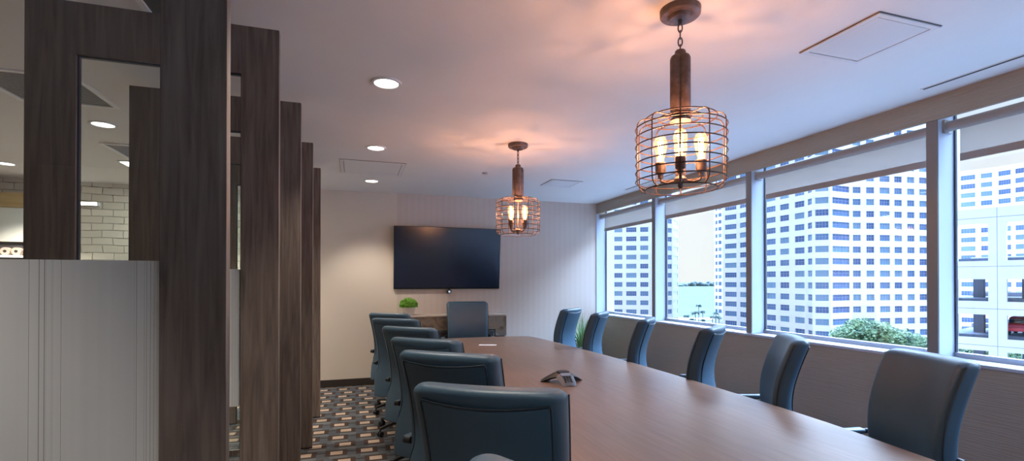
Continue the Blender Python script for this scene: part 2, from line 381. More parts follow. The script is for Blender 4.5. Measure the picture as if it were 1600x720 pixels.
# roller shades
where = ['nearest the back wall', 'second from the back wall', 'third from the back wall', 'over the parking garage view', 'over the window beside the camera']
for k in range(5):
    y1 = (YB if k == 0 else ym[k-1]-.036); y0 = ym[k]+.036
    sh = tag(empty('roller_shade', (XW+.09, (y0+y1)/2, 2.61)), 'beige roller shade pulled slightly down, window bay '+where[k], 'roller shade', 'roller shades along the windows')
    bm = bmesh.new(); L = (y1-y0)/2-.02
    tube(bm, [(0, -L, 0), (0, L, 0)], .036, 16); mesh_obj('roller', bm, roller_m, sh, 40)
    fl = L-.05
    mesh_obj('shade_cloth', newbox(.034, .0355, -fl, fl, -.20, .0), shade_m, sh)
    mesh_obj('hem_bar', newbox(.028, .042, -fl, fl, -.252, -.20, bev=.003), hem_m, sh)
    bm = bmesh.new(); bm.free()
    for sg in (-1, 1): mesh_obj('bracket', newbox(-.04, .045, min(sg*(L+.002), sg*(L+.016)), max(sg*(L+.002), sg*(L+.016)), -.045, .046), roller_m, sh)

# ------------------------------------------------------------------ exterior
FH = 2.9
def win_mesh(w, h, nm, gm):
    bm = bmesh.new()
    box(bm, -w/2, w/2, -.03, 0, -h/2, h/2, mi=0)
    for i in range(nm+1):
        x = -w/2+w*i/nm; box(bm, x-.045, x+.045, -.09, -.03, -h/2, h/2, mi=1)
    box(bm, -w/2, w/2, -.085, -.03, -.04+h*.08, .04+h*.08, mi=1)
    me = bpy.data.meshes.new('window'); bm.to_mesh(me); bm.free(); me.materials.append(gm); me.materials.append(mull_m); return me
def tower(name, label, segs, kmin, kmax, ztop, depth, group, m=facade_m, hfrac=.51, seed=1, limit=95):
    """segs: ((px,depth),(px,depth),[(px0,px1,panes)...]) facets; windows recessed between spandrels and piers."""
    rnd = random.Random(seed)
    p0 = plan(*segs[0][0]); root = empty(name, (p0[0], p0[1], -16.5))
    tag(root, label, 'building', group)
    wall = bmesh.new(); wl = []; outline = []
    O = Vector((p0[0], p0[1], -16.5))
    zb = -16.5
    def wz(k): return EYE+(k+.63)*FH
    for si, (A, B, wins) in enumerate(segs):
        a = Vector(plan(*A)); b_ = Vector(plan(*B)); d = (b_-a); L = d.length; d /= L; nrm = Vector((d.y, -d.x))
        if nrm.dot(-a) < 0: nrm = -nrm
        iv = []
        for x0, x1, nm in wins:
            ss = []
            for px in (x0, x1):
                r_ = (cF+cR*((px-CX)/FL)).to_2d()
                den = r_.x*(-d.y)+r_.y*d.x      # solve t*r = a + s*d
                s_ = (r_.x*a.y-r_.y*a.x)/(r_.y*d.x-r_.x*d.y)
                ss.append(s_)
            iv.append((max(.05, min(ss)), min(L-.05, max(ss)), nm))
        iv.sort()
        def q(s0, s1, z0, z1, o0, o1):
            P = [a+d*s0+nrm*o0, a+d*s1+nrm*o0, a+d*s1+nrm*o1, a+d*s0+nrm*o1]
            prism(wall, [(v.x-O.x, v.y-O.y) for v in P], z0-O.z, z1-O.z)
        q(0, L, zb, ztop, -.6, -.3)                        # core behind the glass
        h = FH*hfrac
        zprev = zb
        for k in range(kmin, kmax+1):
            z = wz(k); q(0, L, zprev, z-h/2, -.3, 0); zprev = z+h/2
            s = 0
            for (s0, s1, nm) in iv:
                if s0 > s: q(s, s0, z-h/2, z+h/2, -.3, -.003)
                s = s1
                c = a+d*((s0+s1)/2)+nrm*(-.27)
                wl.append(((c-Vector((0, 0))).length+abs(z-EYE)*.3, si, c, z, s1-s0, h, nm, math.atan2(d.y, d.x), nrm))
            if s < L: q(s, L, z-h/2, z+h/2, -.3, -.003)
        q(0, L, zprev, ztop, -.3, 0)
        outline.append((a, b_))
    # body volume behind
    pts = [outline[0][0]]+[o_[1] for o_ in outline]
    back = [pts[-1]+pts[-1].normalized()*depth, pts[0]+pts[0].normalized()*depth]
    pts2 = [p_+p_.normalized()*.65 for p_ in pts]
    prism(wall, [(v.x-O.x, v.y-O.y) for v in pts2+back], zb-O.z, ztop-.2-O.z)
    mesh_obj('wall', wall, m, root)
    wl.sort(key=lambda e: e[0]); cache = {}
    rest = bmesh.new()
    for i, (_, si, c, z, w, h, nm, ang, nrm) in enumerate(wl):
        g = rnd.choices((0, 1, 2), (4, 5, 4))[0]
        key = (round(w, 2), nm, g)
        if key not in cache: cache[key] = win_mesh(w, h, nm, bglass[g])
        face = math.atan2(nrm.y, nrm.x)+math.pi/2
        loc = Vector((c.x-O.x, c.y-O.y, z-O.z))
        if i < limit:
            o = bpy.data.objects.new('window', cache[key]); COL.objects.link(o); o.parent = root; o.location = loc; o.rotation_euler = (0, 0, face)
        else:
            n0 = len(rest.verts); f0 = len(rest.faces)
            rest.from_mesh(cache[key]); rest.verts.ensure_lookup_table(); rest.faces.ensure_lookup_table()
            bmesh.ops.transform(rest, matrix=Matrix.Translation(loc) @ Matrix.Rotation(face, 4, 'Z'), verts=rest.verts[n0:])
            for f in rest.faces[f0:]: f.material_index = (g if f.material_index == 0 else 3)
    if len(rest.verts):
        o = mesh_obj('upper_windows', rest, bglass+[mull_m], root); o['kind'] = 'stuff'
    else: rest.free()
    return root
G = 'white condominium towers outside'
tower('condominium_tower', 'white condominium tower with rounded end, seen through the window nearest the back wall',
      [((905, 160), (947, 157.5), [(910, 925, 3), (935, 946.5, 3)]),
       ((947, 157.5), (1015, 155), [(947.5, 952, 2), (960, 972.5, 4), (978.5, 994.5, 5), (1000.5, 1013, 4)]),
       ((1015, 155), (1036, 156), [(1019, 1034, 4)]), ((1036, 156), (1051, 158.5), [(1037, 1050, 4)]), ((1051, 158.5), (1059.5, 164), [(1052, 1059, 3)])],
      -6, 11, EYE+12.6*FH, 25, G, seed=3)
tower('condominium_tower', 'tall white condominium tower with curved bay windows, filling the widest window',
      [((1129, 150), (1151, 146), [(1133, 1151, 5)]), ((1151, 146), (1192, 134), [(1156, 1166, 3), (1173, 1185, 3)]),
       ((1192, 134), (1259, 121), [(1196, 1212, 4), (1219, 1233, 3), (1242, 1257, 3)]),
       ((1259, 121), (1270, 117.5), [(1262, 1269, 2)]), ((1270, 117.5), (1298, 116), [(1270.6, 1295, 5)]),
       ((1298, 116), (1331, 119), [(1301, 1328, 5)]), ((1331, 119), (1370, 119.5), [(1333, 1345.5, 3), (1354, 1366.5, 3)]),
       ((1370, 119.5), (1500, 124), [(1375, 1391, 4), (1398, 1410, 3), (1418, 1429.5, 3), (1437, 1449, 3), (1458, 1470, 3), (1478, 1490, 3)])],
      -5, 12, EYE+13.6*FH, 25, G, seed=5)
tower('condominium_tower', 'narrow far white tower wing at the right edge of the bay view',
      [((1116, 212), (1122, 208), [(1117.6, 1121, 2)]), ((1122, 208), (1132, 205), [(1122, 1127.5, 3)])], -5, 14, EYE+16*FH, 20, G, seed=8)
tower('condominium_tower', 'white tower with flat roof rising above the parking garage at far right',
      [((1495, 162), (1556, 155), [(1502, 1524.5, 5), (1533.5, 1551, 4)]), ((1556, 155), (1680, 139), [(1561, 1580, 5), (1587.5, 1608, 5), (1616, 1636, 4), (1644, 1664, 4)])],
      -6, 11, EYE+12.45*FH, 25, G, seed=9)
# parking garage, open precast frame
def garage():
    pa, pb = Vector(plan(1470, 41.2)), Vector(plan(1720, 34.2))
    d = (pb-pa); L = d.length; d /= L; nrm = Vector((-d.y, d.x))
    if nrm.dot(pa) < 0: nrm = -nrm                          # points away from the room
    root = empty('parking_garage', (pa.x, pa.y, -16.5)); tag(root, 'white precast parking garage with large square openings, outside the rightmost window', 'parking garage')
    def s_of(px):
        r_ = (cF+cR*((px-CX)/FL)).to_2d(); return (r_.x*pa.y-r_.y*pa.x)/(r_.y*d.x-r_.x*d.y)
    def q(bm, s0, s1, o0, o1, z0, z1):
        P = [d*s0+nrm*o0, d*s1+nrm*o0, d*s1+nrm*o1, d*s0+nrm*o1]; prism(bm, [(v.x, v.y) for v in P], z0+16.5, z1+16.5)
    sc = 38.6/FL
    Z = lambda y: EYE+(439-y)*sc
    op = []; s0 = s_of(1496); s1 = s_of(1544); pitch = s_of(1573)-s0
    i = -1
    while s0+i*pitch < L-2:
        if s0+i*pitch > .3: op.append((s0+i*pitch, s1+i*pitch))
        i += 1
    rows = [(Z(407), Z(347)), (Z(471), Z(436)), (Z(529), Z(492)), (Z(590), Z(549))]
    top = Z(324)
    bm = bmesh.new(); zp = top
    for (zl, zh) in rows:
        q(bm, 0, L, 0, .35, zh, zp); s = 0
        for (a, b_) in op: q(bm, s, a, .0, .35, zl, zh); s = b_
        q(bm, s, L, 0, .35, zl, zh); zp = zl
    q(bm, 0, L, 0, .35, -16.5, zp)
    mesh_obj('facade_wall', bm, garage_m, root)
    bm = bmesh.new()                                         # recessed panel joints
    for z in (Z(339), Z(416), Z(482.5), Z(540.6)): q(bm, 0, L, -.012, 0, z-.02, z+.02)
    for i in range(len(op)-1):
        c = (op[i][1]+op[i+1][0])/2; q(bm, c-.015, c+.015, -.012, 0, -16.5, top)
    mesh_obj('panel_joints', bm, mat('joint_grey', (.24, .28, .36), .8), root)
    for k, (zl, zh) in enumerate(rows):
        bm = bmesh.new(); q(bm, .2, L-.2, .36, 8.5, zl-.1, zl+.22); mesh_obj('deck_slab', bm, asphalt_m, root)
        bm = bmesh.new(); q(bm, .2, L-.2, 8.6, 9.0, zl-.1, zl+.62); mesh_obj('rear_parapet', bm, garage_m, root)
    for i, (a, b_) in enumerate(op):
        bm = bmesh.new(); q(bm, a+.45, a+1.1, 2.6, 3.2, -16.5, rows[1][1]+.6); mesh_obj('column', bm, mat('column_grey', (.20, .21, .25), .8) if i == 0 else bpy.data.materials['column_grey'], root)
    # red car on the middle deck
    so = s_of(1590); z = rows[2][0]+.225
    P = pa+d*so+nrm*3.2
    car = empty('car', (P.x, P.y, z), math.atan2(nrm.y, nrm.x)); tag(car, 'red car parked on the garage deck at the far right edge', 'car')
    prof = [(-2.0, .35), (-2.05, .75), (-1.9, .95), (-1.2, 1.0), (-.7, 1.42), (.6, 1.45), (1.3, 1.0), (2.0, .88), (2.1, .6), (2.05, .35)]
    bm = bmesh.new(); A = [bm.verts.new((x, -.85, zz)) for x, zz in prof]; B = [bm.verts.new((x, .85, zz)) for x, zz in prof]
    bm.faces.new(A); bm.faces.new(B[::-1])
    for k in range(len(prof)): bm.faces.new((A[k], B[k], B[(k+1) % len(prof)], A[(k+1) % len(prof)]))
    bmesh.ops.recalc_face_normals(bm, faces=bm.faces[:])
    bmesh.ops.bevel(bm, geom=bm.edges[:], offset=.06, segments=2, affect='EDGES'); mesh_obj('body', bm, red_m, car, 40)
    for x in (-1.3, 1.35):
        for y in (-.8, .8):
            bm = bmesh.new(); tube(bm, [(x, y-.1, .34), (x, y+.1, .34)], .34, 16); mesh_obj('wheel', bm, tyre_m, car, 40)
    bm = newbox(-2.03, -1.0, -.7, .7, 1.02, 1.3, bev=.1); mesh_obj('rear_window', bm, tvb_m, car, 40)
garage()
bm = bmesh.new(); prism(bm, [(8, -150), (260, -150), (260, 60), plan(1180, 240), plan(900, 250), (-60, 240), (-60, 12), (8, 12)], -17.5, -16.5)
struct('ground', bm, land_m)
bm = bmesh.new(); prism(bm, [plan(300, 240), plan(1400, 240), plan(2200, 6000), plan(-400, 6000)], -17.4, -16.9)
tag(mesh_obj('bay_water', bm, water_m), 'pale green bay water between the towers', 'water', kind='structure')
bm = bmesh.new(); rnd = random.Random(4)
for i in range(26):
    x = 1040+i*4.2; p_ = plan(x, 1750+rnd.uniform(-40, 40)); h = rnd.uniform(9, 17)*(1.15 if 8 < i < 20 else .6)
    bmesh.ops.create_icosphere(bm, subdivisions=2, radius=1, matrix=Matrix.Translation((p_[0], p_[1], -16.4)) @ Matrix.Diagonal((13, 13, h, 1)))
tag(mesh_obj('island', bm, isle_m, None, 60), 'low dark green island across the bay on the horizon', 'island')
bm = bmesh.new(); A, B = plan(1062, 222), plan(1113, 222); A2, B2 = plan(1062, 232), plan(1113, 232)
prism(bm, [A, B, B2, A2], -16.5, -15.9); tag(mesh_obj('seawall', bm, white_m), 'pale seawall walk along the edge of the bay', 'seawall')
def leaf_cloud(bm, c, rad, n, size, rnd, flat=.75):
    for _ in range(n):
        while True:
            v = Vector((rnd.uniform(-1, 1), rnd.uniform(-1, 1), rnd.uniform(-1, 1)))
            if .35 < v.length < 1: break
        p_ = Vector(c)+Vector((v.x*rad, v.y*rad, v.z*rad*flat))
        a = Vector((rnd.gauss(0, 1), rnd.gauss(0, 1), rnd.gauss(0, 1))).normalized(); b_ = a.orthogonal().normalized(); s_ = size*rnd.uniform(.6, 1.3)
        vs = [bm.verts.new(p_+a*s_), bm.verts.new(p_+b_*s_*.5), bm.verts.new(p_-a*s_), bm.verts.new(p_-b_*s_*.5)]
        bm.faces.new(vs)
def tree(px, dep, ztop, rad, lab, n=2600, seed=1, m=leafl_m, lobes=9):
    rnd = random.Random(seed); x, y = plan(px, dep); H = ztop+16.5
    t_ = tag(empty('tree', (x, y, -16.5)), lab, 'tree', 'broadleaf trees outside')
    bm = bmesh.new(); tube(bm, [(0, 0, 0), (.1, .05, H*.4), (0, 0, H*.75)], [.35, .25, .12], 10)
    for k in range(6):
        a = k*1.05; tube(bm, [(0, 0, H*.4+k*.3), (math.cos(a)*rad*.35, math.sin(a)*rad*.35, H*.62), (math.cos(a)*rad*.7, math.sin(a)*rad*.7, H*.75)], [.14, .09, .04], 6)
    mesh_obj('trunk', bm, bark_m, t_, 50)
    bm = bmesh.new(); hh = min(H*.55, rad*1.0)
    for k in range(lobes):
        a = 2*math.pi*k/lobes+rnd.uniform(-.3, .3); r_ = rad*rnd.uniform(.3, .62)
        leaf_cloud(bm, (math.cos(a)*r_, math.sin(a)*r_, H-hh*.55+rnd.uniform(-.25, .12)*hh), rad*.48, n//lobes, rad*.055+.05, rnd)
    leaf_cloud(bm, (0, 0, H-hh*.45), rad*.6, n//4, rad*.055+.05, rnd)
    mesh_obj('foliage', bm, m, t_)
tree(1345, 62, -3.1, 3.4, 'bushy green treetop rising at the foot of the curved tower, in the widest window', 5200, 2)
tree(1388, 66, -4.6, 2.9, 'lower green treetop just right of the bushy one below the curved tower', 3600, 3)
tree(1425, 72, -6.0, 3.0, 'small dim treetop beside the frame, below the curved tower', 2400, 4)
tree(1530, 56, -4.3, 3.6, 'green tree seen through the lower openings of the parking garage', 3000, 5)
tree(1592, 58, -4.0, 3.4, 'green tree behind the red car in the parking garage', 2400, 6)
for i, (px, zt, dep, big) in enumerate([(1072, -12.6, 205, 1), (1081, -14.2, 206, .8), (1086, -11.2, 207, 1.25), (1091.5, -8.6, 210, .9), (1097.5, -10.9, 205, .85), (1098, -14.3, 203, .8), (1113, -13.0, 204, .9), (1118, -11.6, 206, .9), (1123, -13.2, 204, .9)]):
    rnd = random.Random(40+i); x, y = plan(px, dep)
    p_ = tag(empty('palm_tree', (x, y, -16.5)), ['stubby palm at the left end of the waterfront row', 'low palm bush second in the waterfront row', 'broad dark palm crown in the middle of the waterfront row', 'tallest thin palm of the waterfront row', 'slim palm just right of the tallest palm', 'low palm under the slim waterfront palm', 'palm left of the narrow tower wing', 'palm touching the edge of the narrow tower wing', 'rightmost palm in front of the narrow tower wing'][i], 'palm tree', 'palms along the waterfront')
    H = zt+16.5; bm = bmesh.new(); tube(bm, [(0, 0, 0), (.15, 0, H*.5), (0, 0, H)], [.22, .17, .14], 8); mesh_obj('trunk', bm, bark_m, p_, 50)
    bm = bmesh.new()
    for k in range(16):
        a = k*2.4; r_ = 1.6*big*rnd.uniform(.8, 1.1); lift = rnd.uniform(.1, 1.0)
        prev = None
        for j in range(6):
            u = j/5; c_ = Vector((math.cos(a)*r_*u, math.sin(a)*r_*u, H+lift*u*1.2*big-1.5*u*u*big)); w = .45*big*math.sin(math.pi*min(.97, u*.85+.12))
            sd = Vector((-math.sin(a), math.cos(a), 0))*w
            cur = (bm.verts.new(c_+sd-Vector((0, 0, .12))), bm.verts.new(c_), bm.verts.new(c_-sd-Vector((0, 0, .12))))
            if prev: bm.faces.new((prev[0], cur[0], cur[1], prev[1])); bm.faces.new((prev[1], cur[1], cur[2], prev[2]))
            prev = cur
    mesh_obj('fronds', bm, palm_m, p_)

# ------------------------------------------------------------------ glass partition: five timber portals
XE, XL, XS, XS2 = -.3628, -.5331, -1.1973, -1.3834
PT, PH = 2.778, 2.542
plabs = ['nearest dark wood portal of the glass partition, its broad post filling the left foreground',
         'second dark wood portal, its header and left post showing through the nearest glass',
         'third dark wood portal from the camera in the glass partition', 'fourth dark wood portal from the camera in the glass partition', 'farthest dark wood portal of the glass partition, nearest the back wall']
first = None
for k in range(5):
    y = 1.6467+1.0514*k
    if first is None:
        root = empty('partition_portal', ((XE+XS2)/2, y, 0)); off = -(XE+XS2)/2
        def P(x): return x+off
        mesh_obj('post', newbox(P(XL), P(XE), 0, .045, .012, PT, bev=.0015), wood_m, root)
        mesh_obj('post', newbox(P(XS2), P(XS), 0, .045, .012, PT, bev=.0015), wood_m, root)
        mesh_obj('header', newbox(P(XS), P(XL), 0.0005, .0445, PH, PT-.0005), wood_m, root)
        bm = bmesh.new(); box(bm, P(XS), P(XL), .010, .035, .0, .045); mesh_obj('bottom_rail', bm, wood_m, root)
        bm = bmesh.new(); box(bm, P(XL)+.004, P(XE)-.004, .004, .041, 0, .012); box(bm, P(XS2)+.004, P(XS)-.004, .004, .041, 0, .012); mesh_obj('foot_plate', bm, dark_m, root)
        bm = bmesh.new(); box(bm, P(XS), P(XS)+.008, .012, .030, .045, PH); box(bm, P(XL)-.004, P(XL), .012, .030, .045, PH); box(bm, P(XS), P(XL), .012, .03, PH-.008, PH); mesh_obj('glazing_bead', bm, black_gasket, root)
        mesh_obj('glass_pane', newbox(P(XS)+.004, P(XL)-.002, .017, .025, .045, PH-.004), pane_glass, root)
        mesh_obj('frosted_film', newbox(P(XS)+.008, P(XL)-.004, .0155, .0165, .902, 1.577), film_m, root)
        first = root; r_ = root
    else: r_ = copy_tree(first); r_.location = (first.location.x, y, 0)
    tag(r_, plabs[k], 'glass partition', 'portals of the glass partition')

# ------------------------------------------------------------------ ceiling fittings
def downlight(x, y, lab, power, grp, spot=105, col=(1, .90, .78)):
    t_ = tag(empty('ceiling_downlight', (x, y, CZ)), lab, 'ceiling light', grp)
    bm = bmesh.new(); lathe(bm, [(.075, -.001), (.080, -.010), (.097, -.008), (.100, -.0005)], seg=40); mesh_obj('trim_ring', bm, panel_m, t_, 60)
    bm = bmesh.new(); lathe(bm, [(.0, -.0045), (.076, -.0045), (.076, -.001)], seg=40); mesh_obj('lens', bm, lens_m, t_)
    l = bpy.data.objects.new('downlight_lamp', bpy.data.lights.new('downlight_lamp', 'SPOT')); COL.objects.link(l); l.parent = t_
    l.location = (0, 0, -.03); l.data.energy = power; l.data.spot_size = R(spot); l.data.spot_blend = .55; l.data.shadow_soft_size = .06; l.data.color = col
DG = 'round downlights in the meeting room ceiling'
downlight(.198, 3.33, 'large-looking round recessed downlight, nearest of the three beside the partition', 75, DG)
downlight(.198, 4.985, 'round recessed downlight, middle one of the row beside the partition', 75, DG)
downlight(.21, 6.65, 'round recessed downlight nearest the back wall, left of the television', 105, DG)
downlight(.198, 1.65, 'round recessed downlight above the camera, outside the picture', 95, DG)
downlight(.198, -.2, 'round recessed downlight behind the camera, outside the picture', 95, DG)
HG = 'downlights in the hallway ceiling'
downlight(-2.0, 4.93, 'oval-looking recessed hallway downlight seen through the glass partition', 330, HG)
for x, y, lab in ((-3.7, 6.9, 'hallway downlight near the brick wall and white cabinet'), (-3.7, 3.0, 'hallway downlight along the far side of the hallway'), (-2.0, 1.3, 'hallway downlight level with the nearest portal'), (-1.9, 7.0, 'hallway downlight close to the brick wall')):
    downlight(x, y, lab, 330, HG)
def flat_panel(x0, x1, y0, y1, lab, cat='access panel', rim=.045, grp='plain square ceiling panels'):
    t_ = tag(empty('ceiling_access_panel', ((x0+x1)/2, (y0+y1)/2, CZ)), lab, cat, grp); w, d = (x1-x0)/2, (y1-y0)/2
    def fr(bm, w, d, t2, z0, z1):
        box(bm, -w, w, -d, -d+t2, z0, z1); box(bm, -w, w, d-t2, d, z0, z1); box(bm, -w, -w+t2, -d+t2, d-t2, z0, z1); box(bm, w-t2, w, -d+t2, d-t2, z0, z1)
    bm = bmesh.new(); fr(bm, w-.004, d-.004, rim-.008, -.010, -.0005); mesh_obj('rim', bm, panel_m, t_)
    bm = bmesh.new(); fr(bm, w, d, .005, -.0045, -.0003); fr(bm, w-rim+.004, d-rim+.004, .006, -.0045, -.0003); mesh_obj('shadow_gap', bm, gap_m, t_)
    mesh_obj('door', newbox(-w+rim+.002, w-rim-.002, -d+rim+.002, d-rim-.002, -.008, -.0005), panel_m, t_)
flat_panel(2.424, 2.865, 1.713, 2.167, 'white square access panel in the ceiling right of the near pendant lamp', rim=.035)
flat_panel(2.411, 2.855, 5.84, 6.248, 'small faint access panel in the ceiling near the far window corner', rim=.035)
flat_panel(-.16, .548, 5.55, 6.25, 'greyish square return-air panel between the two far downlights', 'air vent')
def slat_vent(x0, x1, y0, y1, lab, n=22):
    t_ = tag(empty('ceiling_vent', ((x0+x1)/2, (y0+y1)/2, CZ)), lab, 'air vent', 'slatted vents in the hallway ceiling'); w, d = (x1-x0)/2, (y1-y0)/2
    mesh_obj('backing', newbox(-w+.02, w-.02, -d+.02, d-.02, -.0025, -.0005), dark_m, t_)
    bm = bmesh.new()
    for a in ((-w, w, -d, -d+.03), (-w, w, d-.03, d), (-w, -w+.03, -d+.03, d-.03), (w-.03, w, -d+.03, d-.03)): box(bm, *a, -.012, -.0004)
    mesh_obj('frame', bm, white_m, t_)
    bm = bmesh.new()
    for i in range(n):
        y = -d+.03+(2*d-.06)*(i+.5)/n; box(bm, -w+.03, w-.03, y-.003, y+.003, -.0045, -.003)
    mesh_obj('slats', bm, panel_m, t_)
slat_vent(-2.30, -1.69, 3.82, 4.43, 'black slatted square vent in the hallway ceiling, nearer one behind the glass')
slat_vent(-2.30, -1.69, 5.58, 6.19, 'farther slatted vent in the hallway ceiling, beyond the hallway downlight')
slat_vent(-.97, -.62, 2.05, 2.95, 'dark ceiling vent just above the second portal header, at the top edge', 4)
for x, y, lab in ((-2.15, 6.95, 'added bright panel in the hallway ceiling, standing in for a reflection on the glass'), (-3.9, 4.6, 'added unseen light panel brightening the hallway, on the far side of its ceiling')):  # panels added: first stands for a glass reflection, second unseen; both light the hallway
    t_ = tag(empty('added_light_panel', (x, y, CZ)), lab, 'ceiling light', 'added light panels in the hallway ceiling')
    mesh_obj('frame', newbox(-.30, .30, -.60, .60, -.012, -.0005), white_m, t_); mesh_obj('diffuser', newbox(-.28, .28, -.58, .58, -.016, -.012), hall_fill_m, t_)
for (y0, y1, lab) in ((.9, 2.324, 'long thin black linear air slot in the ceiling along the windows, at right'), (5.0, 6.183, 'short black linear air slot in the ceiling above the window nearest the back wall')):
    t_ = tag(empty('linear_air_slot', (3.693, (y0+y1)/2, CZ)), lab, 'air vent', 'linear air slots along the windows'); d = (y1-y0)/2
    mesh_obj('slot', newbox(-.012, .012, -d, d, -.003, -.0005), dark_m, t_)
    bm = bmesh.new(); box(bm, -.019, -.012, -d-.007, d+.007, -.004, -.0005); box(bm, .012, .019, -d-.007, d+.007, -.004, -.0005); mesh_obj('flange', bm, ceil_m, t_)
t_ = tag(empty('fire_sprinkler', (1.503, 5.746, CZ)), 'small round concealed sprinkler head in the ceiling left of the far pendant', 'sprinkler')
bm = bmesh.new(); lathe(bm, [(0, -.016), (.03, -.015), (.034, -.009), (.020, -.006), (.036, -.004), (.038, -.0005)], seg=24); mesh_obj('cap', bm, mat('sprinkler_cap', (.45, .43, .42), .4), t_, 40)

# ------------------------------------------------------------------ pendant lamps
def pendant(x, y, lab, rot, power):
    t_ = tag(empty('pendant_lamp', (x, y, CZ), rot), lab, 'pendant lamp', 'cage pendant lamps over the table')
    bm = bmesh.new(); lathe(bm, [(.0, -.050), (.052, -.050), (.058, -.040), (.060, -.034), (.088, -.034), (.094, -.028), (.095, -.0005), (0, -.0005)], seg=40); mesh_obj('canopy', bm, bronze_m, t_, 35)
    bm = bmesh.new(); lathe(bm, [(0, -.072), (.010, -.070), (.011, -.05), (0, -.049)], seg=12)
    for i in range(4):                                    # chain links, turned a quarter each
        zc = -.088-i*.034; pts = []
        for k in range(16):
            a = 2*math.pi*k/16; u = .0095*math.cos(a); v = .022*math.sin(a)
            pts.append((u, 0, zc+v) if i % 2 else (0, u, zc+v))
        tube(bm, pts, .0032, 6, True)
    mesh_obj('chain', bm, bronze_m, t_, 50)
    bm = bmesh.new()                                      # four-ribbed body
    for k in range(4):
        a = math.pi/4+k*math.pi/2; cx_, cy_ = math.cos(a)*.026, math.sin(a)*.026
        lathe(bm, [(0, -.222), (.012, -.223), (.024, -.232), (.029, -.246), (.029, -.482), (.024, -.492), (0, -.497)], (cx_, cy_, 0), 20)
    lathe(bm, [(0, -.198), (.022, -.198), (.026, -.204), (.026, -.235), (0, -.235)], seg=20)
    lathe(bm, [(0, -.49), (.034, -.49), (.026, -.515), (.012, -.52), (0, -.52)], seg=20)
    mesh_obj('ribbed_body', bm, bronze_m, t_, 40)
    bm = bmesh.new(); zt, zb_, Rr, cr_, w = -.520, -.868, .208, .042, .0030
    n = 10
    prof = [(.028, zt+.004), (.10, zt-.004), (Rr-cr_, zt-.008)]
    for k in range(1, 7):
        a = k/6*math.pi/2; prof.append((Rr-cr_+cr_*math.sin(a), zt-.008-cr_+cr_*math.cos(a)))
    prof.append((Rr, (zt+zb_)/2))
    for k in range(0, 7):
        a = k/6*math.pi/2; prof.append((Rr-cr_+cr_*math.cos(a), zb_+cr_-cr_*math.sin(a)))
    for i in range(n):
        a = 2*math.pi*i/n; tube(bm, [(r0*math.cos(a), r0*math.sin(a), z0) for r0, z0 in prof], w, 6)
    def ring(r0, z0): tube(bm, [(r0*math.cos(2*math.pi*k/48), r0*math.sin(2*math.pi*k/48), z0) for k in range(48)], w, 6, True)
    ring(Rr-cr_, zt-.008); ring(Rr-cr_, zb_); ring(.10, zt-.004); ring(.05, zt)
    for k in range(7): ring(Rr+.002, zt-.052-k*(-.052-cr_+(zt-zb_))/6)
    mesh_obj('wire_cage', bm, copper_m, t_, 60)
    bm = bmesh.new(); tube(bm, [(0, 0, -.51), (0, 0, -.83)], .008, 10); lathe(bm, [(0, -.865), (.010, -.862), (.014, -.85), (.012, -.84), (.030, -.836), (.032, -.82), (.020, -.805), (.0, -.805)], seg=20)
    lathe(bm, [(0, -.53), (.045, -.532), (.05, -.54), (.02, -.55), (0, -.55)], seg=24)
    for k in range(4):
        a = k*math.pi/2; c_, s_ = math.cos(a), math.sin(a)
        tube(bm, [(.02*c_, .02*s_, -.825), (.06*c_, .06*s_, -.835), (.088*c_, .088*s_, -.825), (.092*c_, .092*s_, -.80)], .007, 8)
    mesh_obj('arm_hub', bm, bronze_m, t_, 40)
    for k in range(4):
        a = k*math.pi/2; c_, s_ = .092*math.cos(a), .092*math.sin(a)
        bm = bmesh.new(); lathe(bm, [(0, -.812), (.012, -.81), (.014, -.79), (.024, -.785), (.0255, -.735), (.022, -.732), (0, -.732)], (c_, s_, 0), 20); so = mesh_obj('socket', bm, bronze_m, t_, 40)
        bm = bmesh.new(); lathe(bm, [(.014, -.734), (.016, -.72), (.024, -.69), (.031, -.655), (.032, -.635), (.024, -.612), (.012, -.603), (.0, -.601)], (c_, s_, 0), 20)
        bu = mesh_obj('bulb', bm, bulb_glass, t_, 60)
        bm = bmesh.new()
        for j in range(6):
            b0 = j*math.pi/3; b1 = b0+math.pi/6
            tube(bm, [(c_+.008*math.cos(b0), s_+.008*math.sin(b0), -.715), (c_+.013*math.cos(b0), s_+.013*math.sin(b0), -.63)], .0013, 5)
            tube(bm, [(c_+.013*math.cos(b0), s_+.013*math.sin(b0), -.63), (c_+.008*math.cos(b1), s_+.008*math.sin(b1), -.715)], .0013, 5)
        mesh_obj('filament', bm, filament_m, bu)
        l = bpy.data.objects.new('bulb_lamp', bpy.data.lights.new('bulb_lamp', 'POINT')); COL.objects.link(l); l.parent = t_
        l.location = (c_, s_, -.665); l.data.energy = power/4; l.data.color = (1, .47, .27); l.data.shadow_soft_size = .012
pendant(1.495, 2.0, 'large near pendant lamp with round copper wire cage and glowing bulbs, above the table', R(53), 50)
pendant(1.487, 4.444, 'smaller-looking far pendant lamp with wire cage, hanging in front of the television corner', R(26.5), 52)

